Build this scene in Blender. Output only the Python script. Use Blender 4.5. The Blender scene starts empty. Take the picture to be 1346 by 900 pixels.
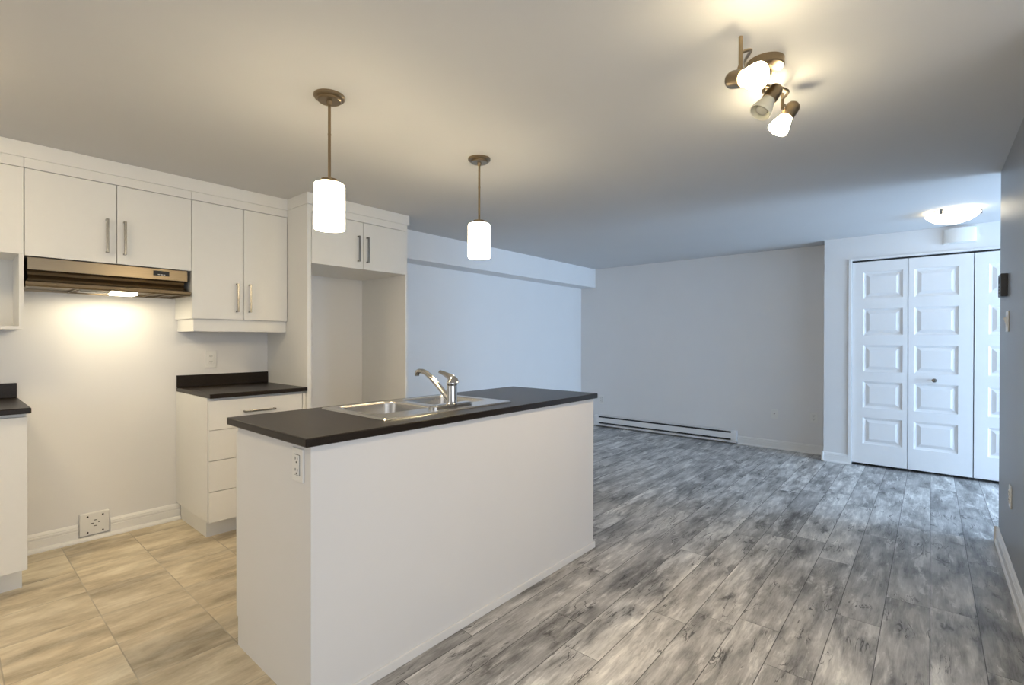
import bpy, bmesh, math, random
from mathutils import Vector, Matrix
random.seed(7)
scn = bpy.context.scene
COL = scn.collection
PI = math.pi

# ------------------------------------------------------------------ camera, world, light, exposure
cd = bpy.data.cameras.new('camera'); cam = bpy.data.objects.new('camera', cd); COL.objects.link(cam)
cd.sensor_width = 36.0; cd.lens = 643.64 / 1346 * 36; cd.clip_start = 0.02
Fv = Vector((0.75994426, 0.64997027, -0.00483379)); Rv = Vector((0.64998365, -0.75994584, 0.00189054)); Uv = Vector((0.00244463, 0.00457859, 0.99998653))
cam.matrix_world = Matrix(((Rv.x, Uv.x, -Fv.x, 0), (Rv.y, Uv.y, -Fv.y, 0), (Rv.z, Uv.z, -Fv.z, 1.2489), (0, 0, 0, 1)))
scn.camera = cam
scn.view_settings.view_transform = 'Standard'; scn.view_settings.look = 'None'
scn.view_settings.gamma = 1; scn.view_settings.use_curve_mapping = False
scn.view_settings.exposure = 0.08

SPOT_W = 34.0; PEND_W = 7.0
SKY = (0.55, 0.72, 1.0)
HALL_W, REAR_W, SIDE_W = 265.0, 10.0, 40.0
HALL_C, REAR_C, SIDE_C = (0.50, 0.715, 1.0), (1.0, 0.86, 0.64), (0.97, 0.975, 0.98)
PEND, SPOT_E, FLUSH, HOODW, FILL_LAMP = 22.0, 60.0, 4.0, 1.8, 34.0

w = bpy.data.worlds.new('sky'); scn.world = w; w.use_nodes = True
w.node_tree.nodes['Background'].inputs[0].default_value = (*SKY, 1); w.node_tree.nodes['Background'].inputs[1].default_value = 0.6

def area(name, loc, rot, sx, sy, watts, col, spread=PI):
    l = bpy.data.lights.new(name, 'AREA'); l.shape = 'RECTANGLE'; l.size = sx; l.size_y = sy; l.energy = watts; l.color = col; l.spread = spread
    o = bpy.data.objects.new(name, l); COL.objects.link(o); o.location = loc; o.rotation_euler = rot; return o
# daylight: through the glazed entry at the end of the hall (right, beyond the partition) and the side window; the rear light is added fill
area('daylight_hall', (5.12, -4.22, 1.10), (PI/2, 0, 0), 1.55, 2.1, HALL_W, HALL_C)
area('daylight_side', (0.05, -1.95, 1.20), (PI/2, 0, 0), 3.4, 1.7, SIDE_W, SIDE_C)
area('fill_rear', (-2.45, 1.9, 1.35), (PI/2, 0, -PI/2), 2.3, 1.5, REAR_W, REAR_C)  # warm fill added behind the camera, not a known window

# ------------------------------------------------------------------ node helpers / materials
def sock(v): return v
class NT:
    def __init__(s, name):
        s.m = bpy.data.materials.new(name); s.m.use_nodes = True; s.t = s.m.node_tree; s.b = s.t.nodes['Principled BSDF']
    def n(s, typ, **kw):
        nd = s.t.nodes.new(typ)
        for k, v in kw.items(): setattr(nd, k, v)
        return nd
    def put(s, inp, v):
        if isinstance(v, bpy.types.NodeSocket): s.t.links.new(v, inp)
        else: inp.default_value = v
    def math(s, op, a, b=0.0, c=0.0):
        nd = s.n('ShaderNodeMath', operation=op)
        for i, v in enumerate((a, b, c)): s.put(nd.inputs[i], v)
        return nd.outputs[0]
    def comb(s, x, y, z):
        nd = s.n('ShaderNodeCombineXYZ')
        for i, v in enumerate((x, y, z)): s.put(nd.inputs[i], v)
        return nd.outputs[0]
    def xyz(s):
        g = s.n('ShaderNodeNewGeometry'); p = s.n('ShaderNodeSeparateXYZ'); s.t.links.new(g.outputs['Position'], p.inputs[0]); return p.outputs
    def noise(s, vec, scale, detail=3, rough=0.55, dist=0.0):
        nd = s.n('ShaderNodeTexNoise'); s.put(nd.inputs['Vector'], vec); nd.inputs['Scale'].default_value = scale
        nd.inputs['Detail'].default_value = detail; nd.inputs['Roughness'].default_value = rough; nd.inputs['Distortion'].default_value = dist
        return nd.outputs['Fac']
    def white(s, vec):
        nd = s.n('ShaderNodeTexWhiteNoise', noise_dimensions='3D'); s.put(nd.inputs['Vector'], vec); return nd
    def ramp(s, fac, stops):
        nd = s.n('ShaderNodeValToRGB'); s.put(nd.inputs[0], fac); e = nd.color_ramp.elements
        while len(e) < len(stops): e.new(0.5)
        for i, (p, c) in enumerate(stops):
            e[i].position = p; e[i].color = (*c, 1) if len(c) == 3 else c
        return nd.outputs[0]
    def mix(s, fac, a, b, mode='MIX'):
        nd = s.n('ShaderNodeMix', data_type='RGBA', blend_type=mode)
        s.put(nd.inputs[0], fac)
        for i, v in ((6, a), (7, b)):
            if isinstance(v, tuple) and len(v) == 3: v = (*v, 1)
            s.put(nd.inputs[i], v)
        return nd.outputs[2]
    def bump(s, h, strength=0.1, dist=0.01):
        nd = s.n('ShaderNodeBump'); nd.inputs['Strength'].default_value = strength; nd.inputs['Distance'].default_value = dist
        s.put(nd.inputs['Height'], h); s.t.links.new(nd.outputs[0], s.b.inputs['Normal'])

def simple(name, col, rough=0.5, metal=0.0, var=0.0, vscale=20, bump=0.0, bscale=300, spec=0.5, coat=0.0):
    t = NT(name); t.b.inputs['Roughness'].default_value = rough; t.b.inputs['Metallic'].default_value = metal
    t.b.inputs['Specular IOR Level'].default_value = spec; t.b.inputs['Coat Weight'].default_value = coat
    tc = t.n('ShaderNodeTexCoord').outputs['Object']
    nz = t.noise(tc, vscale, 3)
    a = tuple(c * (1 - var) for c in col); b = tuple(min(1, c * (1 + var)) for c in col)
    t.put(t.b.inputs['Base Color'], t.ramp(nz, [(0.3, a), (0.7, b)]))
    if bump: t.bump(t.noise(tc, bscale, 2), bump, 0.002)
    return t.m

def glow(name, col, strength):
    t = NT(name); t.b.inputs['Base Color'].default_value = (0.95, 0.93, 0.86, 1); t.b.inputs['Roughness'].default_value = 0.3
    t.b.inputs['Emission Color'].default_value = (*col, 1); t.b.inputs['Emission Strength'].default_value = strength
    return t.m

def brushed(name, col, rough=0.3, axis=0):
    t = NT(name); t.b.inputs['Metallic'].default_value = 1.0
    p = t.n('ShaderNodeTexCoord').outputs['Object']
    mp = t.n('ShaderNodeMapping'); t.put(mp.inputs['Vector'], p); sc = [400, 400, 400]; sc[axis] = 4; mp.inputs['Scale'].default_value = sc
    nz = t.noise(mp.outputs[0], 1.0, 2)
    t.put(t.b.inputs['Base Color'], t.ramp(nz, [(0.2, tuple(c * 0.88 for c in col)), (0.8, col)]))
    t.put(t.b.inputs['Roughness'], t.math('MULTIPLY_ADD', nz, 0.12, rough - 0.06))
    return t.m

M = {}
M['wall'] = simple('wall_paint', (0.80, 0.80, 0.80), 0.45, var=0.008, vscale=3, bump=0.03, bscale=180, spec=0.35)
M['darkwall'] = simple('wall_darker_satin', (0.29, 0.30, 0.315), 0.38, var=0.008, vscale=3, bump=0.03, bscale=180, spec=0.5)  # evenly darker than the other walls, used on the partition only
M['ceiling'] = simple('ceiling_paint', (0.68, 0.68, 0.68), 0.75, var=0.01, vscale=2, bump=0.06, bscale=140, spec=0.2)
M['trim'] = simple('trim_paint', (0.84, 0.84, 0.83), 0.35, var=0.006)
M['door'] = simple('door_paint', (0.84, 0.84, 0.84), 0.38, var=0.006)
M['cab'] = simple('white_melamine', (0.80, 0.80, 0.78), 0.38, var=0.006, bump=0.015, bscale=500)
M['plastic'] = simple('white_plastic', (0.83, 0.83, 0.81), 0.35, var=0.004)
M['slot'] = simple('dark_slot', (0.02, 0.02, 0.02), 0.6)
M['thermo'] = simple('charcoal_plastic', (0.055, 0.06, 0.07), 0.4)
M['heater'] = simple('white_enamel', (0.82, 0.82, 0.82), 0.35)
M['fins'] = simple('heater_interior', (0.05, 0.05, 0.055), 0.5, 0.4)
M['nickel'] = brushed('satin_nickel', (0.27, 0.26, 0.24), 0.28, 2)
M['bronze'] = brushed('brushed_warm_nickel', (0.33, 0.255, 0.165), 0.30, 2)
M['steel_hood'] = brushed('brushed_hood_steel', (0.25, 0.20, 0.135), 0.32, 0)
M['steel'] = brushed('brushed_sink_steel', (0.60, 0.59, 0.57), 0.24, 0)
M['chrome'] = simple('chrome', (0.52, 0.52, 0.52), 0.06, 1.0)
M['shade'] = glow('opal_shade_lit', (1.0, 0.82, 0.53), PEND)
M['spotglass'] = glow('frosted_bell_lit', (1.0, 0.82, 0.52), SPOT_E)
M['flush'] = glow('opal_bowl_lit', (1.0, 0.86, 0.62), FLUSH)
M['hoodlens'] = glow('hood_lens_lit', (1.0, 0.86, 0.60), 14.0)
M['fill_lamp'] = glow('fill_bowl_lit', (1.0, 0.78, 0.46), FILL_LAMP)  # glow of the added out-of-frame kitchen lamp

def mk_frost():
    t = NT('frosted_bell_unlit'); b = t.b
    b.inputs['Base Color'].default_value = (0.80, 0.79, 0.70, 1); b.inputs['Roughness'].default_value = 0.35
    b.inputs['Transmission Weight'].default_value = 0.35; b.inputs['Subsurface Weight'].default_value = 0.0
    return t.m
M['frost'] = mk_frost()
def mk_clear():
    t = NT('clear_lens'); b = t.b
    b.inputs['Base Color'].default_value = (0.95, 0.92, 0.82, 1); b.inputs['Roughness'].default_value = 0.15; b.inputs['Transmission Weight'].default_value = 0.7
    return t.m
M['lens'] = mk_clear()

def mk_counter():
    t = NT('dark_brown_laminate'); p = t.n('ShaderNodeTexCoord').outputs['Object']
    nz = t.noise(p, 420, 2, 0.6); n2 = t.noise(p, 60, 3)
    c = t.ramp(nz, [(0.35, (0.009, 0.006, 0.004)), (0.6, (0.020, 0.014, 0.010)), (0.75, (0.055, 0.042, 0.031))])
    t.put(t.b.inputs['Base Color'], t.mix(t.math('MULTIPLY', n2, 0.4), c, (0.017, 0.011, 0.007)))
    t.b.inputs['Roughness'].default_value = 0.33; t.b.inputs['Specular IOR Level'].default_value = 0.24
    t.bump(nz, 0.06, 0.001); return t.m
M['counter'] = mk_counter()

def mk_laminate():
    t = NT('grey_plank_laminate'); X, Y, Z = t.xyz()
    PW, PL = 0.1632, 1.22
    yr = t.math('DIVIDE', t.math('ADD', Y, 0.003), PW); row = t.math('FLOOR', yr); fy = t.math('SUBTRACT', yr, row)
    off = t.white(t.comb(row, 3.7, 0.0)).outputs['Value']
    xr = t.math('ADD', t.math('DIVIDE', X, PL), t.math('MULTIPLY', off, 1.0)); ci = t.math('FLOOR', xr); fx = t.math('SUBTRACT', xr, ci)
    wn = t.white(t.comb(row, ci, 1.3)); rv = wn.outputs['Value']
    r2 = t.white(t.comb(row, ci, 8.1)).outputs['Value']
    ox = t.math('MULTIPLY', rv, 37.0); oy = t.math('MULTIPLY', r2, 53.0)
    # plank-local stretched coordinates
    def pc(sx, sy, k, a=ox, c=oy): return t.comb(t.math('ADD', t.math('MULTIPLY', X, sx), a), t.math('ADD', t.math('MULTIPLY', Y, sy), c), k)
    cloud = t.noise(pc(1.0, 3.6, 0.0), 2.4, 3, 0.5, 0.4)
    mott = t.noise(pc(1.0, 5.5, 3.0, oy, ox), 5.5, 5, 0.62, 0.35)
    fine = t.noise(pc(1.0, 14.0, 6.0), 12.0, 4, 0.7, 0.3)
    base = t.ramp(cloud, [(0.34, (0.060, 0.058, 0.057)), (0.44, (0.20, 0.196, 0.192)), (0.53, (0.37, 0.365, 0.36)), (0.65, (0.54, 0.535, 0.52))])
    base = t.mix(0.40, base, t.ramp(mott, [(0.36, (0.05, 0.048, 0.047)), (0.44, (0.28, 0.275, 0.27)), (0.55, (0.42, 0.415, 0.41)), (0.64, (0.76, 0.75, 0.73))]))
    base = t.mix(0.14, base, t.ramp(fine, [(0.35, (0.06, 0.06, 0.06)), (0.65, (0.66, 0.65, 0.64))]))
    tone = t.ramp(rv, [(0.0, (0.95, 0.94, 0.93)), (0.35, (1.30, 1.29, 1.27)), (0.7, (1.50, 1.49, 1.46)), (1.0, (1.85, 1.84, 1.80))])
    base = t.mix(1.0, base, tone, 'MULTIPLY')
    # pale scraped patches
    sc = t.noise(pc(1.2, 5.0, 9.0), 2.6, 6, 0.72, 0.9)
    scm = t.math('MULTIPLY', t.ramp(sc, [(0.57, (0, 0, 0)), (0.62, (1, 1, 1))]), t.ramp(mott, [(0.42, (0, 0, 0)), (0.52, (1, 1, 1))]))
    base = t.mix(t.math('MULTIPLY', scm, 0.7), base, (0.78, 0.77, 0.75))
    # dark cracks: thin ridges of a distorted noise, gathered in patches
    patch = t.noise(pc(1.0, 2.6, 5.0), 3.4, 3, 0.6)
    pm = t.ramp(patch, [(0.53, (0, 0, 0)), (0.60, (1, 1, 1))])
    rid = t.math('ABSOLUTE', t.math('SUBTRACT', t.noise(pc(1.7, 11.0, 2.0, oy, ox), 2.0, 3, 0.6, 1.1), 0.5))
    crack = t.ramp(rid, [(0.006, (1, 1, 1)), (0.020, (0, 0, 0))])
    base = t.mix(t.math('MULTIPLY', t.math('MULTIPLY', crack, pm), 0.85), base, (0.040, 0.038, 0.037))
    # knots and short dark nicks
    vo = t.n('ShaderNodeTexVoronoi'); vo.inputs['Scale'].default_value = 1.0
    t.put(vo.inputs['Vector'], t.comb(t.math('ADD', t.math('MULTIPLY', X, 4.2), t.math('ADD', t.math('MULTIPLY', mott, 1.1), ox)), t.math('ADD', t.math('MULTIPLY', Y, 9.0), t.math('MULTIPLY', t.noise(pc(1.0, 2.0, 11.0), 9.0, 3, 0.6), 1.6)), rv))
    kn = t.ramp(vo.outputs['Distance'], [(0.06, (1, 1, 1)), (0.20, (0, 0, 0))])
    sel = t.n('ShaderNodeSeparateColor'); t.put(sel.inputs[0], vo.outputs['Color'])
    kn = t.math('MULTIPLY', kn, t.math('GREATER_THAN', sel.outputs[0], 0.45))
    base = t.mix(t.math('MULTIPLY', kn, 0.85), base, (0.042, 0.039, 0.037))
    halo = t.math('MULTIPLY', t.ramp(vo.outputs['Distance'], [(0.10, (1, 1, 1)), (0.50, (0, 0, 0))]), t.math('GREATER_THAN', sel.outputs[0], 0.45))
    base = t.mix(t.math('MULTIPLY', halo, 0.35), base, (0.13, 0.125, 0.12))
    # seams
    ey = t.math('MULTIPLY', t.math('MINIMUM', fy, t.math('SUBTRACT', 1.0, fy)), PW)
    ex = t.math('MULTIPLY', t.math('MINIMUM', fx, t.math('SUBTRACT', 1.0, fx)), PL)
    seam = t.math('MAXIMUM', t.math('LESS_THAN', ey, 0.0016), t.math('LESS_THAN', ex, 0.0011))
    base = t.mix(t.math('MULTIPLY', seam, 0.85), base, (0.03, 0.03, 0.03))
    t.put(t.b.inputs['Base Color'], base)
    t.put(t.b.inputs['Roughness'], t.math('MULTIPLY_ADD', mott, 0.25, 0.30)); t.b.inputs['Specular IOR Level'].default_value = 0.45
    t.bump(t.math('SUBTRACT', t.math('MULTIPLY', fine, 0.5), seam), 0.12, 0.002)
    return t.m
M['laminate'] = mk_laminate()

def mk_tile():
    t = NT('beige_stone_tile'); X, Y, Z = t.xyz(); S = 0.3226
    xr = t.math('DIVIDE', t.math('SUBTRACT', X, 0.472), S); yr = t.math('DIVIDE', t.math('SUBTRACT', Y, 3.172), S)
    cx = t.math('FLOOR', xr); cy = t.math('FLOOR', yr); fx = t.math('SUBTRACT', xr, cx); fy = t.math('SUBTRACT', yr, cy)
    rv = t.white(t.comb(cx, cy, 2.0)).outputs['Value']; r2 = t.white(t.comb(cx, cy, 5.0)).outputs['Value']
    ox = t.math('MULTIPLY', rv, 41.0); oy = t.math('MULTIPLY', r2, 23.0)
    st = t.noise(t.comb(t.math('ADD', X, ox), t.math('ADD', t.math('MULTIPLY', Y, 4.0), oy), rv), 2.2, 3, 0.5, 0.5)
    cl = t.noise(t.comb(t.math('ADD', X, oy), t.math('ADD', t.math('MULTIPLY', Y, 1.8), ox), rv), 5.0, 5, 0.65, 0.3)
    fi = t.noise(t.comb(t.math('ADD', X, oy), t.math('ADD', t.math('MULTIPLY', Y, 5.0), ox), rv), 16.0, 5, 0.7)
    c = t.ramp(st, [(0.34, (0.22, 0.175, 0.115)), (0.45, (0.40, 0.335, 0.235)), (0.55, (0.53, 0.455, 0.335)), (0.66, (0.66, 0.60, 0.48))])
    c = t.mix(0.38, c, t.ramp(cl, [(0.34, (0.22, 0.175, 0.11)), (0.5, (0.48, 0.41, 0.30)), (0.66, (0.74, 0.69, 0.58))]))
    c = t.mix(0.14, c, t.ramp(fi, [(0.35, (0.24, 0.20, 0.14)), (0.65, (0.70, 0.65, 0.54))]))
    c = t.mix(1.0, c, t.ramp(rv, [(0, (1.04, 1.03, 1.00)), (1, (1.30, 1.29, 1.24))]), 'MULTIPLY')
    e = t.math('MULTIPLY', t.math('MINIMUM', t.math('MINIMUM', fx, t.math('SUBTRACT', 1.0, fx)), t.math('MINIMUM', fy, t.math('SUBTRACT', 1.0, fy))), S)
    gr = t.math('LESS_THAN', e, 0.0022)
    c = t.mix(t.math('MULTIPLY', gr, 0.8), c, t.ramp(t.noise(t.comb(X, Y, 0.0), 4.0, 2), [(0.35, (0.26, 0.22, 0.16)), (0.65, (0.52, 0.47, 0.37))]))
    t.put(t.b.inputs['Base Color'], c); t.b.inputs['Roughness'].default_value = 0.45
    t.bump(t.math('SUBTRACT', t.math('MULTIPLY', fi, 0.4), gr), 0.12, 0.002); return t.m
M['tile'] = mk_tile()

# ------------------------------------------------------------------ mesh builder
class MB:
    def __init__(s): s.bm = bmesh.new()
    def box(s, x0, x1, y0, y1, z0, z1, bev=0.0, seg=2):
        r = bmesh.ops.create_cube(s.bm, size=1.0); vs = r['verts']
        for v in vs:
            v.co = Vector(((x0 + x1) / 2 + v.co.x * (x1 - x0), (y0 + y1) / 2 + v.co.y * (y1 - y0), (z0 + z1) / 2 + v.co.z * (z1 - z0)))
        if bev:
            es = list({e for v in vs for e in v.link_edges})
            bmesh.ops.bevel(s.bm, geom=es, offset=bev, segments=seg, affect='EDGES', profile=0.5)
        return s
    def prism(s, poly, axis, a, b):
        """poly: list of 2D points in the other two axes (order x<y<z), extruded along axis from a to b"""
        def P(p, t):
            l = list(p); l.insert(axis, t); return s.bm.verts.new(l)
        A = [P(p, a) for p in poly]; B = [P(p, b) for p in poly]; n = len(poly)
        s.bm.faces.new(A); s.bm.faces.new(list(reversed(B)))
        for i in range(n): s.bm.faces.new((A[(i + 1) % n], A[i], B[i], B[(i + 1) % n]))
        return s
    def lathe(s, prof, c=(0, 0, 0), axis=Vector((0, 0, 1)), n=40, cap0=True, cap1=True):
        """prof: (radius, height) along axis"""
        axis = Vector(axis).normalized(); q = Vector((0, 0, 1)).rotation_difference(axis); c = Vector(c); rings = []
        for r, h in prof:
            rings.append([s.bm.verts.new(c + q @ Vector((r * math.cos(2 * PI * i / n), r * math.sin(2 * PI * i / n), h))) for i in range(n)])
        for a, b in zip(rings, rings[1:]):
            for i in range(n): s.bm.faces.new((a[i], a[(i + 1) % n], b[(i + 1) % n], b[i]))
        if cap0: s.bm.faces.new(list(reversed(rings[0])))
        if cap1: s.bm.faces.new(rings[-1])
        return s
    def tube(s, pts, r, n=16, radii=None):
        pts = [Vector(p) for p in pts]; rings = []; up = None
        for i, p in enumerate(pts):
            d = (pts[min(i + 1, len(pts) - 1)] - pts[max(i - 1, 0)]).normalized()
            if up is None:
                up = d.orthogonal().normalized()
            up = (up - d * up.dot(d)).normalized(); sd = d.cross(up)
            rr = radii[i] if radii else r
            ra, rb = rr if isinstance(rr, tuple) else (rr, rr)
            rings.append([s.bm.verts.new(p + up * ra * math.cos(2 * PI * k / n) + sd * rb * math.sin(2 * PI * k / n)) for k in range(n)])
        for a, b in zip(rings, rings[1:]):
            for i in range(n): s.bm.faces.new((a[i], a[(i + 1) % n], b[(i + 1) % n], b[i]))
        s.bm.faces.new(list(reversed(rings[0]))); s.bm.faces.new(rings[-1])
        return s
    def build(s, name, mat, parent=None, smooth=False, base=None):
        bmesh.ops.recalc_face_normals(s.bm, faces=s.bm.faces[:])
        off = Vector((0, 0, 0))
        if parent is not None:
            r = parent
            while r.parent: r = r.parent
            off = Vector(r.location)
        elif base is not None: off = Vector(base)
        bmesh.ops.translate(s.bm, verts=s.bm.verts[:], vec=-off)
        me = bpy.data.meshes.new(name); s.bm.to_mesh(me); s.bm.free()
        if smooth:
            for p in me.polygons: p.use_smooth = True
        o = bpy.data.objects.new(name, me); COL.objects.link(o); me.materials.append(mat)
        if smooth:
            try: me.set_sharp_from_angle(angle=math.radians(35))
            except Exception: pass
        if parent is not None: o.parent = parent
        elif base is not None: o.location = base
        return o

def tag(o, label, cat, group=None):
    o['label'] = label; o['category'] = cat
    if group: o['group'] = group
    return o
def thing(name, loc, label, cat, group=None):
    o = bpy.data.objects.new(name, None); COL.objects.link(o); o.location = loc; o.empty_display_size = 0.05
    return tag(o, label, cat, group)
def struct(o, label=None):
    o['kind'] = 'structure'
    if label: o['label'] = label
    return o
def copy_tree(o, parent=None):
    c = o.copy(); COL.objects.link(c)
    if parent is not None: c.parent = parent; c.matrix_parent_inverse = o.matrix_parent_inverse.copy()
    for ch in list(o.children): copy_tree(ch, c)
    return c

# ------------------------------------------------------------------ setting
CE = 2.292; XB = 6.278; YK = 4.0; YR = -0.325; XR = 4.27; XC = 5.988; XREAR = -2.3; YH = -4.0
struct(MB().box(XREAR, XB, YH, 1.60, -0.1, 0).box(2.55, XB, 1.60, YK, -0.1, 0).build('floor', M['laminate']), 'grey weathered plank laminate floor')
struct(MB().box(XREAR, 2.55, 1.60, YK, -0.1, 0).build('floor_tiled', M['tile']), 'beige streaked stone tile floor of the kitchen')
struct(MB().box(XREAR - .15, XB + .15, YH - .15, YK + .15, CE, CE + .12).build('ceiling', M['ceiling']))
struct(MB().box(XREAR - .15, XB + .15, YK, YK + .15, -0.1, CE).build('wall_left', M['wall']), 'white wall behind the kitchen and living area')
struct(MB().box(XB, XB + .15, YH - .15, YK, -0.1, CE).build('wall_back', M['wall']), 'far wall with the baseboard heater')
XP, YS = 2.30, -1.70   # the partition starts at XP; the space behind the camera runs on to YS
struct(MB().box(XP, XR, YR - .12, YR, 0, CE).build('wall_right', M['darkwall']), 'partition wall close by on the right')
struct(MB().box(XP, XP + .12, YS, YR - .12, 0, CE).build('wall_return', M['wall']))
m = MB(); a, b, z0, z1 = -1.65, 1.75, 0.35, 2.05
m.box(XREAR, a, YS - .15, YS, -0.1, CE).box(b, XP + .12, YS - .15, YS, -0.1, CE).box(a, b, YS - .15, YS, -0.1, z0).box(a, b, YS - .15, YS, z1, CE)
struct(m.build('wall_side', M['wall']))
m = MB()
for (c, d, e, f) in ((a, b, z0, z0 + .05), (a, b, z1 - .05, z1), (a, a + .05, z0 + .05, z1 - .05), (b - .05, b, z0 + .05, z1 - .05), (.02, .08, z0 + .05, z1 - .05)):
    m.box(c, d, YS - .10, YS - .04, e, f)
struct(m.build('window_3', M['trim']))
struct(MB().box(XR - .12, XR, YH, YR - .12, 0, CE).build('wall_hall', M['wall']))
# wall behind the camera with an unseen opening added for the fill light
m = MB(); y0, y1, z0, z1 = 0.75, 3.05, 0.6, 2.1
m.box(XREAR - .15, XREAR, YS - .15, y0, -0.1, CE).box(XREAR - .15, XREAR, y1, YK, -0.1, CE).box(XREAR - .15, XREAR, y0, y1, -0.1, z0).box(XREAR - .15, XREAR, y0, y1, z1, CE)
struct(m.build('wall_rear', M['wall']))
m = MB()
for (a, b, c, d) in ((y0, y1, z0, z0 + .05), (y0, y1, z1 - .05, z1), (y0, y0 + .05, z0 + .05, z1 - .05), (y1 - .05, y1, z0 + .05, z1 - .05), (1.88, 1.93, z0 + .05, z1 - .05)):
    m.box(XREAR - .10, XREAR - .04, a, b, c, d)
struct(m.build('fill_window', M['trim']))  # unseen frame round the opening made for the rear fill
# end wall of the hall with a glazed entry
m = MB(); x0, x1, z1 = 4.34, 5.90, 2.13
m.box(XR - .12, x0, YH - .15, YH, -0.1, CE).box(x1, XB, YH - .15, YH, -0.1, CE).box(x0, x1, YH - .15, YH, z1, CE).box(x0, x1, YH - .15, YH, -0.1, 0.03)
struct(m.build('wall_entry', M['wall']))
m = MB()
for (a, b, c, d) in ((x0, x1, .03, .11), (x0, x1, z1 - .06, z1), (x0, x0 + .05, .11, z1 - .06), (x1 - .05, x1, .11, z1 - .06), (5.09, 5.15, .11, z1 - .06)):
    m.box(a, b, YH - .10, YH - .05, c, d)
struct(m.build('window_2', M['trim']))
# closet wall: pier, header, far pier (opening y 0.62 .. -1.22)
m = MB()
m.box(XC, XB, 0.632, 0.845, 0, CE).box(XC, XB, -1.24, 0.632, 2.065, CE).box(XC, XB, YH, -1.24, 0, CE)
struct(m.build('wall_closet', M['wall']), 'white wall around the closet doors')
# dropped bulkhead over the living wall
struct(MB().box(2.58, XB, 3.756, YK, 2.02, CE).build('wall_bulkhead', M['wall']), 'white dropped bulkhead along the top of the living wall')

def base_profile(h=0.098):
    return [(0, 0), (0.020, 0), (0.020, 0.008), (0.016, 0.016), (0.013, 0.018), (0.013, h * .66), (0.0105, h * .68), (0.0105, h * .73), (0.0125, h * .745), (0.0125, h * .82), (0.010, h * .84), (0.010, h * .90), (0.007, h * .97), (0.004, h), (0, h)]
def skirting(m, wall, pos, a, b, h=0.098, prof=None):
    pr = prof or base_profile(h)
    if wall == 'y-': m.prism([(pos - d, z) for d, z in pr], 0, a, b)        # wall plane y=pos facing -Y
    if wall == 'y+': m.prism([(pos + d, z) for d, z in pr], 0, a, b)
    if wall == 'x-': m.prism([(pos - d, z) for d, z in pr], 1, a, b)
    if wall == 'x+': m.prism([(pos + d, z) for d, z in pr], 1, a, b)
    return m
# kitchen skirting has a thick toe strip and is cut round the range outlet
def kit_base(a, b):
    h = 0.105; pr = [(0, 0.022), (0.022, 0.022), (0.022, h * .62), (0.019, h * .64), (0.019, h * .69), (0.022, h * .71), (0.022, h * .80), (0.019, h * .82), (0.019, h * .88), (0.012, h * .97), (0.008, h), (0, h)]
    return pr
m = MB(); pr = kit_base(0, 0)
skirting(m, 'y-', YK, 0.285, 0.553, prof=pr); skirting(m, 'y-', YK, 0.708, 1.090, prof=pr)
skirting(m, 'y-', YK, 0.285, 1.090, prof=[(0, 0), (0.045, 0), (0.045, 0.008), (0.038, 0.018), (0.026, 0.022), (0, 0.022)])
struct(m.build('baseboard_kitchen', M['trim']))
m = MB(); skirting(m, 'y-', YK, 2.565, XB); struct(m.build('baseboard_left', M['trim']))
m = MB(); skirting(m, 'x-', XB, 0.845, 1.768); skirting(m, 'x-', XB, 3.735, YK - .02); struct(m.build('baseboard_back', M['trim']))
m = MB(); skirting(m, 'x-', XC, 0.632, 0.865); skirting(m, 'y+', 0.845, XC - .02, XB - .02); struct(m.build('baseboard_closet', M['trim']))
m = MB(); skirting(m, 'y+', YR, XP, XR + .02); skirting(m, 'x+', XR, YH, YR + .02); struct(m.build('baseboard_right', M['trim']))
# narrow closet jamb trim and track shadow gap
m = MB(); m.box(XC - .012, XC + .10, 0.607, 0.636, 0, 2.072, .003).box(XC - .012, XC + .10, -1.245, 0.607, 2.052, 2.072, .003).box(XC - .012, XC + .10, -1.245, -1.218, 0, 2.052, .003)
struct(m.build('trim_1', M['trim']), 'narrow white trim round the closet opening')
m = MB(); m.box(XC + .018, XC + .06, -1.217, 0.606, 2.036, 2.052)
struct(m.build('trim_2', M['slot']), 'dark track above the closet doors')

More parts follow.
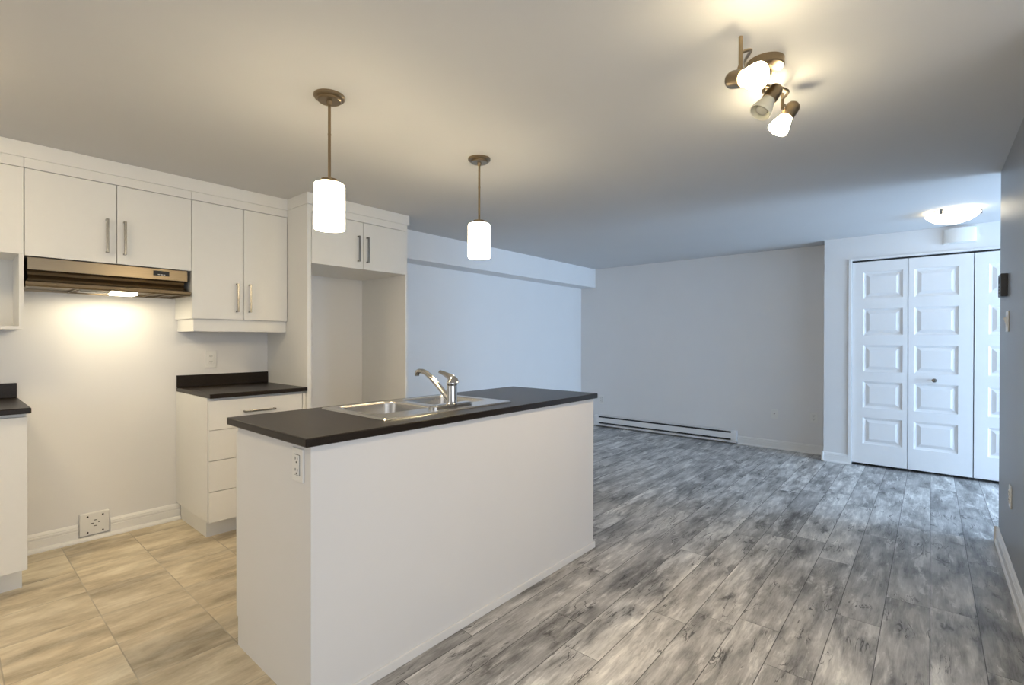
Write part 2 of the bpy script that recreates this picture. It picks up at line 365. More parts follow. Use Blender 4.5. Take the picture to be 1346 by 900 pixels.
# bifold closet doors with five raised panels per leaf
def leaf_mesh(ya, yb, pa, pb):
    """front face at x = XC+0.006 facing -X ; ya>yb (left to right in view); panel from pa to pb"""
    m = MB(); bm = m.bm; xf = XC + 0.006; xbk = xf + 0.032; zb, zt = 0.028, 2.034
    tops = [1.930, 1.567, 1.205, 0.845, 0.487]; H = 0.262
    zs = [zb]
    for t_ in reversed(tops): zs += [t_ - H, t_]
    zs.append(zt); ys = [ya, pa, pb, yb]
    V = lambda x, y, z: bm.verts.new((x, y, z))
    grid = [[V(xf, y, z) for y in ys] for z in zs]
    for i in range(len(zs) - 1):
        for j in range(3):
            if j == 1 and i % 2 == 1: continue
            bm.faces.new((grid[i][j], grid[i][j + 1], grid[i + 1][j + 1], grid[i + 1][j]))
    for i in range(1, len(zs) - 1, 2):
        z0, z1 = zs[i], zs[i + 1]
        rings = [[grid[i][1], grid[i][2], grid[i + 1][2], grid[i + 1][1]]]
        for ins, dep in ((0.003, 0.008), (0.020, 0.015), (0.023, 0.015), (0.050, 0.003), (0.053, 0.003)):
            rings.append([V(xf + dep, pa - ins, z0 + ins), V(xf + dep, pb + ins, z0 + ins), V(xf + dep, pb + ins, z1 - ins), V(xf + dep, pa - ins, z1 - ins)])
        for a, b in zip(rings, rings[1:]):
            for k in range(4): bm.faces.new((a[k], a[(k + 1) % 4], b[(k + 1) % 4], b[k]))
        bm.faces.new(rings[-1])
    # sides and back
    B = {}
    bl = [V(xbk, ya, zb), V(xbk, yb, zb), V(xbk, yb, zt), V(xbk, ya, zt)]
    bm.faces.new(bl)
    left = [grid[i][0] for i in range(len(zs))]; right = [grid[i][3] for i in range(len(zs))]
    bm.faces.new(left + [bl[3], bl[0]]); bm.faces.new(right + [bl[2], bl[1]])
    bm.faces.new(grid[0] + [bl[1], bl[0]]); bm.faces.new(grid[-1] + [bl[2], bl[3]])
    return m
def bifold(name, dy, label):
    r = bpy.data.objects.new(name, None); COL.objects.link(r); r.location = (XC, 0.16 + dy, 0); struct(r, label)
    leaf_mesh(0.604 + dy, 0.167 + dy, 0.513 + dy, 0.205 + dy).build('door_leaf', M['door'], r)
    leaf_mesh(0.163 + dy, -0.289 + dy, 0.119 + dy, -0.190 + dy).build('door_leaf', M['door'], r)
    k = MB().lathe([(0.008, 0), (0.008, 0.016), (0.016, 0.022), (0.019, 0.030), (0.016, 0.038), (0.006, 0.041)], (XC + .006, (-0.026 if dy == 0 else 0.36) + dy, 0.884), (-1, 0, 0), 24)
    kn = k.build('knob', M['nickel'], r, True); kn['label'] = 'round satin nickel knob'
    return r
bifold('door_1', 0.0, 'left pair of white five-panel bifold closet doors')
bifold('door_2', -0.900, 'right pair of white five-panel bifold closet doors behind the partition')
# crown moulding over the cabinets
m = MB()
m.box(-1.2, 1.692, 3.640, YK, 2.211, CE - .001).box(1.684, 2.572, 3.338, YK, 2.211, CE - .001)
CROWN = m

# ------------------------------------------------------------------ cabinets
def handle_bar(parent, c, horizontal=False, L=0.197, facing='y-'):
    x, y, z = c; m = MB()   # y = door face; bar stands 28 mm proud
    if horizontal:
        m.box(x - L/2, x + L/2, y - .030, y - .022, z - .006, z + .006, .0015)
        m.box(x - L/2, x - L/2 + .009, y - .024, y + .001, z - .006, z + .006, .001).box(x + L/2 - .009, x + L/2, y - .024, y + .001, z - .006, z + .006, .001)
    else:
        m.box(x - .0065, x + .0065, y - .030, y - .022, z - L/2, z + L/2, .0015)
        m.box(x - .0065, x + .0065, y - .024, y + .001, z - L/2, z - L/2 + .009, .001).box(x - .0065, x + .0065, y - .024, y + .001, z + L/2 - .009, z + L/2, .001)
    h = m.build('handle', M['nickel'], parent); h['label'] = 'satin nickel bar handle'; return h
def front(name, parent, x0, x1, z0, z1, y, th=0.018):
    return MB().box(x0 + .0018, x1 - .0018, y, y + th, z0 + .0018, z1 - .0018, .0012, 1).build(name, M['cab'], parent)

YU = 3.650; YUC = YU + .020
# left upper cabinet with open cubby below
XL0 = -0.62
t = thing('wall_cabinet', (-0.16, YK, 1.30), 'white wall cabinet with an open cubby beneath, left of the range hood', 'cabinet')
m = MB().box(XL0, 0.292, YUC, YK, 1.699, 2.159).box(XL0, 0.292, YU + .0015, YK, 2.159, 2.211)
m.box(XL0, 0.273, YU + .002, YK, 1.302, 1.318).box(0.273, 0.291, YU + .002, YK, 1.302, 1.699).box(XL0, 0.273, YK - .012, YK, 1.318, 1.699).box(XL0, XL0 + .018, YU + .002, YK - .012, 1.318, 1.699)
m.build('carcass', M['cab'], t)
front('door', t, -0.165, 0.293, 1.697, 2.157, YU); front('door', t, XL0, -0.165, 1.697, 2.157, YU)
# cabinet over the hood
t = thing('wall_cabinet', (0.68, YK, 1.69), 'short white two-door wall cabinet directly above the range hood', 'cabinet')
MB().box(0.294, 1.065, YUC, YK, 1.695, 2.159).box(0.294, 1.065, YU + .0015, YK, 2.159, 2.211).build('carcass', M['cab'], t)
d = front('door', t, 0.293, 0.681, 1.692, 2.157, YU); handle_bar(d, (0.635, YU, 1.850))
d = front('door', t, 0.681, 1.066, 1.692, 2.157, YU); handle_bar(d, (0.717, YU, 1.848))
# right upper cabinet with valance
t = thing('wall_cabinet', (1.38, YK, 1.30), 'tall white two-door wall cabinet above the small dark counter', 'cabinet')
MB().box(1.067, 1.690, YUC, YK, 1.386, 2.159).box(1.067, 1.690, YU + .0015, YK, 2.159, 2.211).build('carcass', M['cab'], t)
d = front('door', t, 1.066, 1.382, 1.384, 2.157, YU); handle_bar(d, (1.338, YU, 1.537))
d = front('door', t, 1.382, 1.688, 1.384, 2.157, YU); handle_bar(d, (1.420, YU, 1.538))
MB().box(1.082, 1.689, 3.676, 3.692, 1.303, 1.3855, .001, 1).box(1.082, 1.098, 3.692, YK, 1.303, 1.3855).build('valance', M['cab'], t)

# refrigerator enclosure
YF = 3.347
t = thing('refrigerator_enclosure', (2.12, YK, 0), 'tall white surround for an absent refrigerator with a two-door cabinet on top', 'cabinet')
MB().box(1.691, 1.719, YF + .004, YK - .002, 0, 2.211, .001, 1).build('side_panel', M['cab'], t)
MB().box(2.542, 2.560, YF + .004, YK - .002, 0, 2.211, .001, 1).build('side_panel', M['cab'], t)
MB().box(1.719, 2.542, YF + .020, YK - .002, 1.795, 2.159).box(1.719, 2.542, YF + .0015, YK - .002, 2.159, 2.211).build('carcass', M['cab'], t)
d = front('door', t, 1.720, 2.137, 1.793, 2.157, YF); handle_bar(d, (2.092, YF, 1.947))
d = front('door', t, 2.137, 2.556, 1.793, 2.157, YF); handle_bar(d, (2.170, YF, 1.947))
struct(CROWN.build('trim_3', M['cab']), 'plain white crown strip along the top of the cabinets')

# base cabinets
YB = 3.370
def base_carcass(m, x0, x1, xs_in):
    m.box(x0, x1, YB + .020, YK - .001, 0.115, 0.886)
    m.box(x0 + (xs_in if xs_in > 0 else 0), x1 + (xs_in if xs_in < 0 else 0), 3.471, YK - .024, 0.0, 0.115)
t = thing('base_cabinet', (-0.16, YK, 0), 'white base cabinet at the left edge with a full door', 'cabinet')
m = MB(); base_carcass(m, XL0, 0.279, -0.012); m.build('carcass', M['cab'], t)
front('door', t, -0.17, 0.281, 0.115, 0.870, YB); front('door', t, XL0, -0.17, 0.115, 0.870, YB)
t = thing('base_cabinet', (1.38, YK, 0), 'white four-drawer base cabinet between stove gap and refrigerator surround', 'cabinet')
m = MB(); base_carcass(m, 1.072, 1.690, 0.020); m.build('carcass', M['cab'], t)
zs = [0.115, 0.305, 0.497, 0.687, 0.872]
for i in range(4):
    d = front('drawer', t, 1.073, 1.664, zs[i], zs[i + 1], YB)
    handle_bar(d, (1.373, YB, (zs[i] + zs[i + 1]) / 2 + .007), True)
MB().box(1.668, 1.689, YB + .002, YB + .020, 0.115, 0.872).build('filler_strip', M['cab'], t)
# counters
def counter(name, x0, x1, bs0, bs1, label):
    t = thing(name, ((x0 + x1) / 2, YK, 0.886), label, 'countertop')
    MB().box(x0, x1, 3.341, YK - .001, 0.8865, 0.914, .004).build('slab', M['counter'], t)
    MB().box(bs0, bs1, 3.982, YK - .001, 0.9145, 0.998, .002).build('backsplash', M['counter'], t)
counter('countertop', XL0, 0.292, XL0, 0.288, 'dark brown laminate countertop on the cabinet at the left edge')
counter('countertop', 1.072, 1.689, 1.072, 1.689, 'dark brown laminate countertop on the four-drawer base cabinet')

# ------------------------------------------------------------------ range hood
t = thing('range_hood', (0.68, YK, 1.53), 'brushed steel range hood with its lamp lit under the short cabinet', 'range hood')
hx0, hx1 = 0.305, 1.046
m = MB(); m.box(hx0, hx1, 3.662, YK - .002, 1.622, 1.690, .002)
m.build('upper_band', M['steel_hood'], t)
# flared visor: concave profile swept across, mitred back at both ends
prof = [(3.672, 1.622, .000), (3.712, 1.616, .004), (3.720, 1.602, .006), (3.706, 1.580, .006), (3.685, 1.567, .006), (3.640, 1.560, .006), (3.630, 1.556, .000), (3.627, 1.538, .000), (3.634, 1.531, .002)]
m = MB(); L = [m.bm.verts.new((hx0 - (.010 if z < 1.57 else 0) + ins, y, z)) for y, z, ins in prof]; R_ = [m.bm.verts.new((hx1 + (.008 if z < 1.57 else 0) - ins, y, z)) for y, z, ins in prof]
for i in range(len(prof) - 1): m.bm.faces.new((L[i], L[i + 1], R_[i + 1], R_[i]))
# end cheeks
bl = [m.bm.verts.new((hx0, YK - .002, z)) for z in (1.622, 1.531)]; br = [m.bm.verts.new((hx1, YK - .002, z)) for z in (1.622, 1.531)]
m.bm.faces.new(L + [bl[1], bl[0]]); m.bm.faces.new(R_ + [br[1], br[0]])
m.bm.faces.new((L[0], R_[0], br[0], bl[0])); m.bm.faces.new((bl[0], br[0], br[1], bl[1]))
m.build('visor', M['steel_hood'], t, True)
# underside pan with a rim
m = MB(); m.box(hx0, hx1, 3.640, YK - .003, 1.540, 1.544); m.box(hx0 - .008, hx0 + .010, 3.636, YK - .003, 1.528, 1.541).box(hx1 - .010, hx1 + .008, 3.636, YK - .003, 1.528, 1.541).box(hx0, hx1, YK - .016, YK - .003, 1.528, 1.541)
m.box(hx0 + .20, hx0 + .206, 3.640, YK - .016, 1.531, 1.541).box(hx1 - .10, hx1 - .094, 3.640, YK - .016, 1.531, 1.541).box(hx1 - .17, hx1 - .164, 3.640, YK - .016, 1.531, 1.541)
m.build('underside_pan', M['steel_hood'], t)
m = MB(); m.box(0.520, 0.660, 3.68, 3.80, 1.522, 1.540, .006); m.build('lamp_cover', M['lens'], t)
m = MB(); m.box(0.665, 0.790, 3.68, 3.80, 1.516, 1.540, .009); m.build('lamp_lens', M['hoodlens'], t)
c = MB().box(0.862, 0.945, 3.655, 3.664, 1.646, 1.676, .0015).build('control_panel', M['slot'], t)
m = MB()
for k in range(3): m.box(0.884 + k * .014, 0.894 + k * .014, 3.6535, 3.656, 1.651, 1.655)
m.build('switch', M['plastic'], c)
area('hood_lamp', (0.68, 3.82, 1.508), (0, 0, 0), 0.40, 0.12, HOODW, (1.0, 0.85, 0.58))

# ------------------------------------------------------------------ island
IX0, IX1, IY0, IY1, IT = 0.765, 2.580, 1.524, 2.197, 0.930
bx0, bx1, by0, by1 = 0.791, 2.562, 1.544, 2.170
t = thing('kitchen_island', (1.68, 1.86, 0), 'white painted island with plain panelled front and dark top', 'kitchen island')
m = MB(); zt = 0.8985
m.prism([(bx0, by0), (bx1, by0), (bx1, by1 - .022), (bx1 - .02, by1 - .022), (bx1 - .02, by0 + .09), (bx0 + .02, by0 + .09), (bx0 + .02, by1 - .022), (bx0, by1 - .022)], 2, 0.0, zt)
m.build('panelling', M['wall'], t)
MB().box(bx0 + .02, bx1 - .02, by1 - .10, by1 - .085, 0, 0.115).build('toe_kick', M['cab'], t)
n = 4; wd = (bx1 - bx0) / n
for k in range(n): MB().box(bx0 + k * wd + .0015, bx0 + (k + 1) * wd - .0015, by1 - .020, by1, 0.115, 0.872, .001, 1).build('door', M['cab'], t)
MB().box(bx0 - .002, bx1 + .010, by0 - .010, by0, 0, 0.036, .002).box(bx1, bx1 + .010, by0, by1 - .03, 0, 0.036, .002).build('base_trim', M['trim'], t)
# island worktop with a sink cut-out
def ring_slab(o, i, z0, z1, bev=0.005):
    m = MB(); bm = m.bm
    def quad(r, z): return [bm.verts.new((x, y, z)) for x, y in ((r[0], r[2]), (r[1], r[2]), (r[1], r[3]), (r[0], r[3]))]
    ot, ob, it, ib = quad(o, z1), quad(o, z0), quad(i, z1), quad(i, z0)
    for k in range(4):
        l = (k + 1) % 4
        bm.faces.new((ot[k], ot[l], it[l], it[k])); bm.faces.new((ob[l], ob[k], ib[k], ib[l]))
        bm.faces.new((ob[k], ob[l], ot[l], ot[k])); bm.faces.new((it[k], it[l], ib[l], ib[k]))
    S = set(ot + ob)
    es = [e for e in bm.edges if e.verts[0] in S and e.verts[1] in S]
    bmesh.ops.bevel(bm, geom=es, offset=bev, segments=3, affect='EDGES', profile=0.5)
    return m
SX0, SX1, SY0, SY1 = 1.141, 1.921, 1.634, 2.146
o = ring_slab((IX0, IX1, IY0, IY1), (SX0 + .012, SX1 - .012, SY0 + .012, SY1 - .012), 0.900, IT).build('island_countertop', M['counter'], None, False, ((IX0 + IX1) / 2, 1.86, 0.90))
tag(o, 'dark brown laminate worktop of the island with a sink cut into it', 'countertop')

# ------------------------------------------------------------------ sink
def rrect(x0, x1, y0, y1, r, z, n=7):
    pts = []
    for cx, cy, a0 in ((x1 - r, y1 - r, 0), (x0 + r, y1 - r, 90), (x0 + r, y0 + r, 180), (x1 - r, y0 + r, 270)):
        for k in range(n + 1):
            a = math.radians(a0 + 90 * k / n); pts.append((cx + r * math.cos(a), cy + r * math.sin(a), z))
    return pts
t = thing('sink', (1.531, 1.89, IT), 'double-bowl stainless steel sink set into the island top', 'sink')
BAS = [(1.186, 1.512), (1.556, 1.878)]; BY0, BY1 = 1.768, 2.108; ZR = IT + .005
m = MB(); bm = m.bm
def loop(pts): return [bm.verts.new(p) for p in pts]
def edges(vs): return [bm.edges.new((vs[i], vs[(i + 1) % len(vs)])) for i in range(len(vs))]
out0 = loop(rrect(SX0, SX1, SY0, SY1, .022, IT + .0006)); out1 = loop(rrect(SX0 + .006, SX1 - .006, SY0 + .006, SY1 - .006, .018, ZR + .001)); out2 = loop(rrect(SX0 + .014, SX1 - .014, SY0 + .014, SY1 - .014, .014, ZR))
for a, b in ((out0, out1), (out1, out2)):
    for i in range(len(a)): bm.faces.new((a[i], a[(i + 1) % len(a)], b[(i + 1) % len(b)], b[i]))
fe = [bm.edges.get((out2[i], out2[(i + 1) % len(out2)])) for i in range(len(out2))]
for a, b in BAS: fe += edges(loop(rrect(a, b, BY0, BY1, .055, ZR)))
bmesh.ops.triangle_fill(bm, use_beauty=True, edges=fe)
m.build('rim', M['steel'], t)
for a, b in BAS:
    m = MB(); bm = m.bm; prev = None
    for ins, z, r in ((0, ZR, .055), (.003, ZR - .003, .054), (.005, ZR - .010, .053), (.014, IT - .125, .05), (.022, IT - .145, .045), (.040, IT - .152, .03)):
        cur = loop(rrect(a + ins, b - ins, BY0 + ins, BY1 - ins, r, z))
        if prev:
            for i in range(len(cur)): bm.faces.new((prev[i], prev[(i + 1) % len(cur)], cur[(i + 1) % len(cur)], cur[i]))
        prev = cur
    bm.faces.new(prev)
    bs = m.build('basin', M['steel'], t, True)
    MB().lathe([(0.042, 0), (0.042, .003), (0.030, .004), (0.028, .0015), (0.004, .0015)], ((a + b) / 2, 1.95, IT - .1515), n=28).build('drain', M['chrome'], bs, True)

# ------------------------------------------------------------------ faucet
fx, fy, fz = 1.581, 1.727, ZR + .0004
t = thing('faucet', (fx, fy, fz), 'chrome single-lever faucet standing on the sink deck', 'faucet')
m = MB(); bm = m.bm; prev = None
for ins, z in ((0, 0), (0, .008), (.004, .012), (.010, .014)):
    cur = loop(rrect(fx - .135 + ins, fx + .125 - ins, fy - .028 + ins, fy + .028 - ins, .0275 - ins, fz + z, 8))
    if prev:
        for i in range(len(cur)): bm.faces.new((prev[i], prev[(i + 1) % len(cur)], cur[(i + 1) % len(cur)], cur[i]))
    else: bm.faces.new(list(reversed(cur)))
    prev = cur
bm.faces.new(prev); m.build('base_plate', M['chrome'], t, True)
m = MB(); m.lathe([(0.029, .012), (0.026, .018), (0.0245, .022), (0.0245, .092), (0.0235, .096), (0.0235, .100), (0.0250, .103), (0.0250, .112), (.020, .124), (.012, .130)], (fx, fy, fz), n=32)
m.build('body', M['chrome'], t, True)
m = MB()   # curved spout towards the bowls
sp = [(fx, fy + .012, fz + .030), (fx, fy + .045, fz + .052), (fx, fy + .10, fz + .094), (fx, fy + .15, fz + .128), (fx, fy + .185, fz + .147), (fx, fy + .215, fz + .156), (fx, fy + .240, fz + .157), (fx, fy + .256, fz + .152), (fx, fy + .262, fz + .140)]
m.tube(sp, .012, 20, [.0145, .0142, .0135, .0130, .0128, .0125, .0125, .0128, .0128]).build('spout', M['chrome'], t, True)
MB().lathe([(.0115, 0), (.0115, -.010), (.009, -.011)], (fx, fy + .262, fz + .141), n=20).build('aerator', M['nickel'], t, True)
m = MB()   # lever
lv = [(fx, fy - .020, fz + .108), (fx, fy - .014, fz + .122), (fx, fy + .005, fz + .135), (fx, fy + .035, fz + .146), (fx, fy + .065, fz + .155), (fx, fy + .090, fz + .160)]
m.tube(lv, .01, 16, [(.010, .020), (.010, .020), (.009, .018), (.006, .013), (.005, .011), (.004, .009)]).build('lever', M['chrome'], t, True)

# ------------------------------------------------------------------ pendant lamps
def pendant(x, y, label):
    t = thing('pendant_lamp', (x, y, CE), label, 'pendant lamp', 'pendant lamps over the island')
    MB().lathe([(0.064, 0), (0.064, -.008), (0.060, -.013), (0.050, -.015), (0.050, -.020), (0.046, -.024), (0.012, -.024), (0.010, -.040), (.006, -.042)], (x, y, CE), n=44).build('canopy', M['bronze'], t, True)
    MB().lathe([(.0062, -.030), (.0062, -.16), (.0072, -.161), (.0072, -.168), (.0062, -.169), (.0062, -.365)], (x, y, CE), n=16).build('stem', M['bronze'], t, True)
    MB().lathe([(.010, -.352), (.034, -.357), (.036, -.361), (.036, -.372), (.030, -.378)], (x, y, CE), n=36).build('shade_holder', M['bronze'], t, True)
    zt, zb, R = -.3745, -.570, .0635
    MB().lathe([(.030, zt), (R - .010, zt), (R - .003, zt - .004), (R, zt - .012), (R, zb + .004), (R - .002, zb), (R - .005, zb), (R - .006, zb + .004), (R - .006, zt - .012), (.030, zt - .006)], (x, y, CE), n=48, cap0=False, cap1=False).build('shade', M['shade'], t, True)
    MB().lathe([(.012, zt - .004), (.014, zt - .04), (.026, zt - .075), (.028, zt - .095), (.018, zt - .115), (.004, zt - .120)], (x, y, CE), n=24).build('bulb', M['shade'], t, True)
    l = bpy.data.lights.new('pendant_bulb', 'POINT'); l.energy = PEND_W; l.color = (1.0, 0.74, 0.44); l.shadow_soft_size = 0.03
    o = bpy.data.objects.new('pendant_bulb', l); COL.objects.link(o); o.parent = t; o.location = (0, 0, -.556)
    return t
p0 = pendant(1.088, 1.962, 'nearer pendant lamp with lit white cylinder shade over the left of the island')
p1 = copy_tree(p0); p1.location = (2.022, 1.980, CE); p1['label'] = 'farther pendant lamp with lit white cylinder shade over the middle of the island'

# ------------------------------------------------------------------ three-head ceiling spot bar
CX, CY = 2.010, 0.475
t = thing('track_spotlight', (CX, CY, CE), 'brushed nickel ceiling spotlight bar with three swivelling glass heads', 'ceiling light')
MB().lathe([(0.064, 0), (0.064, -.024), (.060, -.028), (.004, -.029)], (CX, CY, CE), n=44).build('canopy', M['bronze'], t, True)
MB().lathe([(.004, -.028), (.004, -.040), (.0015, -.041)], (CX + .030, CY - .012, CE), n=14).build('screw', M['nickel'], t, True)
zbar = CE - .060
def spl(P, n=10):
    P = [Vector(p) for p in P]; P = [P[0]] + P + [P[-1]]; out = []
    for i in range(1, len(P) - 2):
        for k in range(n):
            u = k / n; a, b, c, d = P[i - 1], P[i], P[i + 1], P[i + 2]
            out.append(0.5 * ((2 * b) + (c - a) * u + (2 * a - 5 * b + 4 * c - d) * u * u + (3 * b - a - 3 * c + d) * u ** 3))
    out.append(P[-2]); return out
P1, P2, P3 = (1.681, 0.470), (2.057, 0.492), (2.249, 0.467)
m = MB(); m.tube(spl([(*P1, 2.176), (1.74, 0.455, 2.205), (1.84, 0.500, 2.226), (1.93, 0.505, 2.228), (2.01, 0.475, 2.228), (*P2, 2.230), (2.125, 0.450, 2.232), (2.19, 0.435, 2.236), (*P3, 2.238)]), .0055, 14)
m.build('bar', M['bronze'], t, True)
m = MB(); m.lathe([(.010, -.026), (.010, -.068), (.006, -.070)], (CX, CY, CE), n=18); m.build('bar_mount', M['bronze'], t, True)
def head(neck, d, lit, pin):
    """neck: where the cap hangs on its pin; d: pointing direction of the lamp"""
    d = Vector(d).normalized(); c = Vector(neck)
    MB().lathe([(.004, -.001), (.014, .001), (.022, .007), (.0265, .016), (.0275, .026), (.0275, .064), (.0255, .066), (.020, .066)], c, d, 32).build('cup', M['bronze'], t, True)
    g = [(.0235, .064), (.0260, .076), (.0325, .094), (.0385, .114), (.0400, .126), (.0390, .128), (.0370, .126), (.0355, .114), (.0295, .094), (.0230, .076), (.0205, .067)]
    MB().lathe(g, c, d, 36, False, False).build('glass_bell', M['spotglass'] if lit else M['frost'], t, True)
    MB().lathe([(.010, .064), (.013, .074), (.022, .094), (.0245, .106), (.020, .118), (.003, .123)], c, d, 24).build('bulb', M['spotglass'] if lit else M['frost'], t, True)
    if lit and d.z < -0.4:
        l = bpy.data.lights.new('spot_bulb', 'SPOT'); l.energy = SPOT_W; l.color = (1.0, 0.70, 0.38); l.spot_size = math.radians(110); l.spot_blend = 1.0; l.shadow_soft_size = 0.025
        o = bpy.data.objects.new('spot_bulb', l); COL.objects.link(o); o.location = c + d * 0.132; o.rotation_euler = d.to_track_quat('-Z', 'Y').to_euler()
    q = Vector(pin[0]) * .35 + Vector(pin[1]) * .65
    m = MB(); m.tube(pin, .0065, 14); m.tube([q, c + d * .03], .0045, 12); m.build('pin', M['bronze'], t, True)
head((1.673, 0.505, 2.096), (-0.44, -0.84, -0.36), True, [(*P1, 2.228), (*P1, 2.100)])
head((2.085, 0.448, 2.221), (-0.30, 0.30, -0.62), False, [(*P2, 2.256), (*P2, 2.198)])
head((2.288, 0.426, 2.225), (-0.20, 0.35, -0.62), True, [(*P3, 2.262), (*P3, 2.198)])

# ------------------------------------------------------------------ flush hall light
t = thing('flush_ceiling_light', (5.283, -0.127, CE), 'lit white glass bowl ceiling light in front of the closet', 'ceiling light')
MB().lathe([(.150, 0), (.150, -.012), (.120, -.030), (.100, -.032)], (5.283, -0.127, CE), n=44).build('pan', M['trim'], t, True)
MB().lathe([(.170, -.030), (.168, -.034), (.150, -.055), (.115, -.080), (.070, -.095), (.030, -.100), (.002, -.101)], (5.283, -0.127, CE), n=52, cap0=False).build('bowl', M['flush'], t, True)
for a in (35, 155, 275):
    x, y = 5.283 + .166 * math.cos(math.radians(a)), -0.127 + .166 * math.sin(math.radians(a))
    MB().box(x - .009, x + .009, y - .009, y + .009, CE - .044, CE - .006, .003).build('clip', M['nickel'], t)
# unseen lamp added out of frame at the kitchen end for warm fill
x, y = -0.30, 2.70
t = thing('flush_ceiling_light', (x, y, CE), 'unseen bowl ceiling light added at the kitchen end for warm fill', 'ceiling light')
MB().lathe([(.150, 0), (.150, -.012), (.120, -.030), (.100, -.032)], (x, y, CE), n=44).build('pan', M['trim'], t, True)
MB().lathe([(.170, -.030), (.168, -.034), (.150, -.055), (.115, -.080), (.070, -.095), (.030, -.100), (.002, -.101)], (x, y, CE), n=52, cap0=False).build('bowl', M['fill_lamp'], t, True)

# ------------------------------------------------------------------ door chime
t = thing('door_chime', (XC, -0.193, 2.20), 'white rounded door chime box above the closet doors', 'door chime')
m = MB(); a0, a1 = -0.300, -0.086
pts = [(XC - .0005, a0 + .004), (XC - .024, a0), (XC - .034, a0 + .012)] + [(XC - .034 - .016 * math.sin(PI * k / 8), a0 + .012 + (a1 - a0 - .024) * k / 8) for k in range(1, 8)] + [(XC - .034, a1 - .012), (XC - .024, a1), (XC - .0005, a1 - .004)]
m.prism(pts, 2, 2.137, 2.266); 
es = [e for e in m.bm.edges if abs(e.verts[0].co.z - e.verts[1].co.z) < 1e-6 and min(e.verts[0].co.x, e.verts[1].co.x) < XC - .001]
bmesh.ops.bevel(m.bm, geom=es, offset=.007, segments=3, affect='EDGES')
m.build('cover', M['plastic'], t, True)
MB().box(XC - .012, XC - .0003, a0 - .004, a1 + .004, 2.130, 2.272, .003).build('back_plate', M['plastic'], t)

# ------------------------------------------------------------------ baseboard heater
t = thing('baseboard_heater', (XB, 2.75, 0), 'long low white electric baseboard heater along the far wall', 'heater')
hy0, hy1 = 1.772, 3.730; xb = XB - .001
MB().box(xb - .010, xb, hy0 + .06, hy1 - .06, 0.022, 0.158).prism([(xb - .052, .158), (xb, .158), (xb, .151), (xb - .052, .151)], 1, hy0 + .06, hy1 - .06).prism([(xb - .064, .022), (xb, .022), (xb, .030), (xb - .064, .040)], 1, hy0 + .06, hy1 - .06).build('casing', M['heater'], t)
MB().box(xb - .040, xb - .0105, hy0 + .06, hy1 - .06, 0.045, 0.148).build('element', M['fins'], t)
MB().prism([(xb - .066, .066), (xb - .062, .066), (xb - .058, .130), (xb - .062, .132)], 1, hy0 + .06, hy1 - .06).build('front_panel', M['heater'], t)
for a, b in ((hy0, hy0 + .0595), (hy1 - .0595, hy1)):
    MB().prism([(xb, .020), (xb - .066, .020), (xb - .068, .066), (xb - .062, .140), (xb - .052, .160), (xb, .160)], 1, a, b).build('end_cap', M['heater'], t)

# ------------------------------------------------------------------ wall plates  (local: on a wall facing -Y at y=0)
def plate(name, label, cat, loc, rot, style, w=.072, h=.117, group=None):
    t = thing(name, (0, 0, 0), label, cat, group)
    MB().box(-w/2, w/2, -.006, -.0003, -h/2, h/2, .0025).build('cover_plate', M['plastic'], t)
    if style == 'duplex':
        for s in (-1, 1):
            f_ = MB().box(-.017, .017, -.0085, -.0055, s * .0195 - .0145, s * .0195 + .0145, .004).build('receptacle', M['plastic'], t)
            g = MB().box(-.0085, -.0060, -.0092, -.0080, s * .0195 - .002, s * .0195 + .008).box(.0060, .0085, -.0092, -.0080, s * .0195 - .001, s * .0195 + .007).lathe([(.0028, 0), (.0028, .001)], (0, -.0082, s * .0195 - .0075), (0, -1, 0), 12)
            g.build('slots', M['slot'], f_)
    if style == 'decora':
        f_ = MB().box(-.017, .017, -.0090, -.0055, -.034, .034, .002).build('receptacle', M['plastic'], t)
        MB().box(-.0185, .0185, -.0066, -.0058, -.0355, .0355).build('surround', M['fins'], t)
        g = MB()
        for s in (-1, 1):
            g.box(-.0088, -.0058, -.0097, -.0085, s * .019 - .001, s * .019 + .008).box(.0058, .0088, -.0097, -.0085, s * .019 - .001, s * .019 + .007).lathe([(.003, 0), (.003, .001)], (0, -.0087, s * .019 - .009), (0, -1, 0), 12)
        g.build('slots', M['slot'], f_)
    if style == 'jack':
        MB().lathe([(.006, 0), (.006, .004), (.0035, .004), (.0035, .010)], (0, -.0055, .004), (0, -1, 0), 16).build('coaxial_connector', M['fins'], t, True)
    if style == 'switch':
        MB().box(-.017, .017, -.0085, -.0055, -.034, .034, .002).build('switch_surround', M['plastic'], t)
        MB().prism([(-.008, -.022), (-.020, .020), (-.008, .024)], 0, -.006, .006).build('toggle', M['plastic'], t)
    t.location = loc; t.rotation_euler = (0, 0, rot); return t
RX = -PI/2
plate('wall_outlet', 'white duplex outlet above the small dark counter, below the tall wall cabinet', 'outlet', (1.288, YK, 1.105), 0, 'duplex', .072, .126)
plate('wall_outlet', 'white rectangular outlet on the end of the island under its worktop', 'outlet', (bx0, 1.626, 0.826), RX, 'decora', .076, .114)
plate('wall_outlet', 'white outlet on the far wall just past the end of the island worktop', 'outlet', (XB, 3.650, 0.384), RX, 'decora', .080, .124)
plate('wall_jack', 'white cable jack plate on the far wall right of the heater', 'wall jack', (XB, 1.371, 0.400), RX, 'jack', .066, .105)
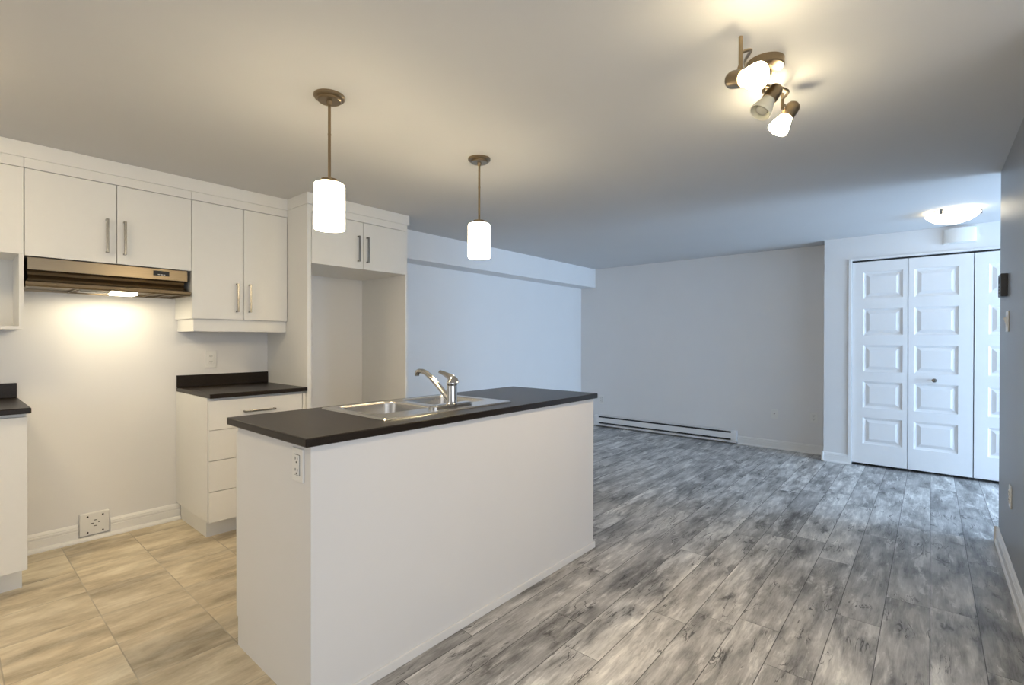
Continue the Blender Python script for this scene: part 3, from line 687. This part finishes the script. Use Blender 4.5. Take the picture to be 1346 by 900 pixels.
plate('wall_outlet', 'white duplex outlet on the far wall next to the closet corner', 'outlet', (XB, 0.980, 0.400), RX, 'duplex', .070, .115)
plate('wall_outlet', 'white outlet low on the partition wall at the right edge', 'outlet', (3.665, YR, 0.430), PI, 'duplex', .075, .117)
plate('light_switch', 'white light switch on the partition wall below the thermostat', 'light switch', (3.845, YR, 1.358), PI, 'switch', .115, .115)

# range outlet in the stove gap
t = thing('range_outlet', (0.630, YK, 0.022), 'square cream stove outlet plate set in the kitchen baseboard', 'outlet')
rx0, rx1, rz0, rz1 = 0.557, 0.702, 0.028, 0.166
MB().box(rx0, rx1, YK - .020, YK - .0005, rz0, rz1, .006).build('cover_plate', M['plastic'], t)
cx, cz = 0.634, 0.098; yp = YK - .0205
for dx, dz in ((-.038, .046), (.036, .046), (-.038, -.052), (.036, -.052)): MB().lathe([(.005, -.001), (.005, .001)], (cx + dx, yp, cz + dz), (0, -1, 0), 14).build('screw', M['slot'], t)
for u0, u1, v0, v1 in ((-.009, .007, .017, .021), (-.024, -.007, -.001, .003), (-.009, .007, -.019, -.015), (.013, .021, .001, .006)):
    MB().box(cx + u0, cx + u1, yp - .001, yp + .001, cz + v0, cz + v1).build('slot', M['slot'], t)

# thermostat
t = thing('thermostat', (3.93, YR, 1.50), 'dark rectangular thermostat on the partition wall above the light switch', 'thermostat')
MB().box(3.868, 3.992, YR + .0003, YR + .030, 1.500, 1.628, .004).build('case', M['thermo'], t)
MB().box(3.900, 3.960, YR + .029, YR + .0312, 1.575, 1.612, .001).build('display', M['slot'], t)
for k in range(3): MB().box(3.922, 3.940, YR + .029, YR + .0325, 1.552 - k * .017, 1.560 - k * .017, .001).build('button', M['fins'], t)

# repeats carry a shared group
GROUPS = {'wall_outlet': 'wall outlets', 'wall_cabinet': 'white wall cabinets over the kitchen counter', 'base_cabinet': 'white base cabinets under the dark counters', 'countertop': 'dark wall countertops', 'flush_ceiling_light': 'flush ceiling lights'}
for o in scn.objects:
    if o.parent is None and 'category' in o and o.name.split('.')[0] in GROUPS: o['group'] = GROUPS[o.name.split('.')[0]]
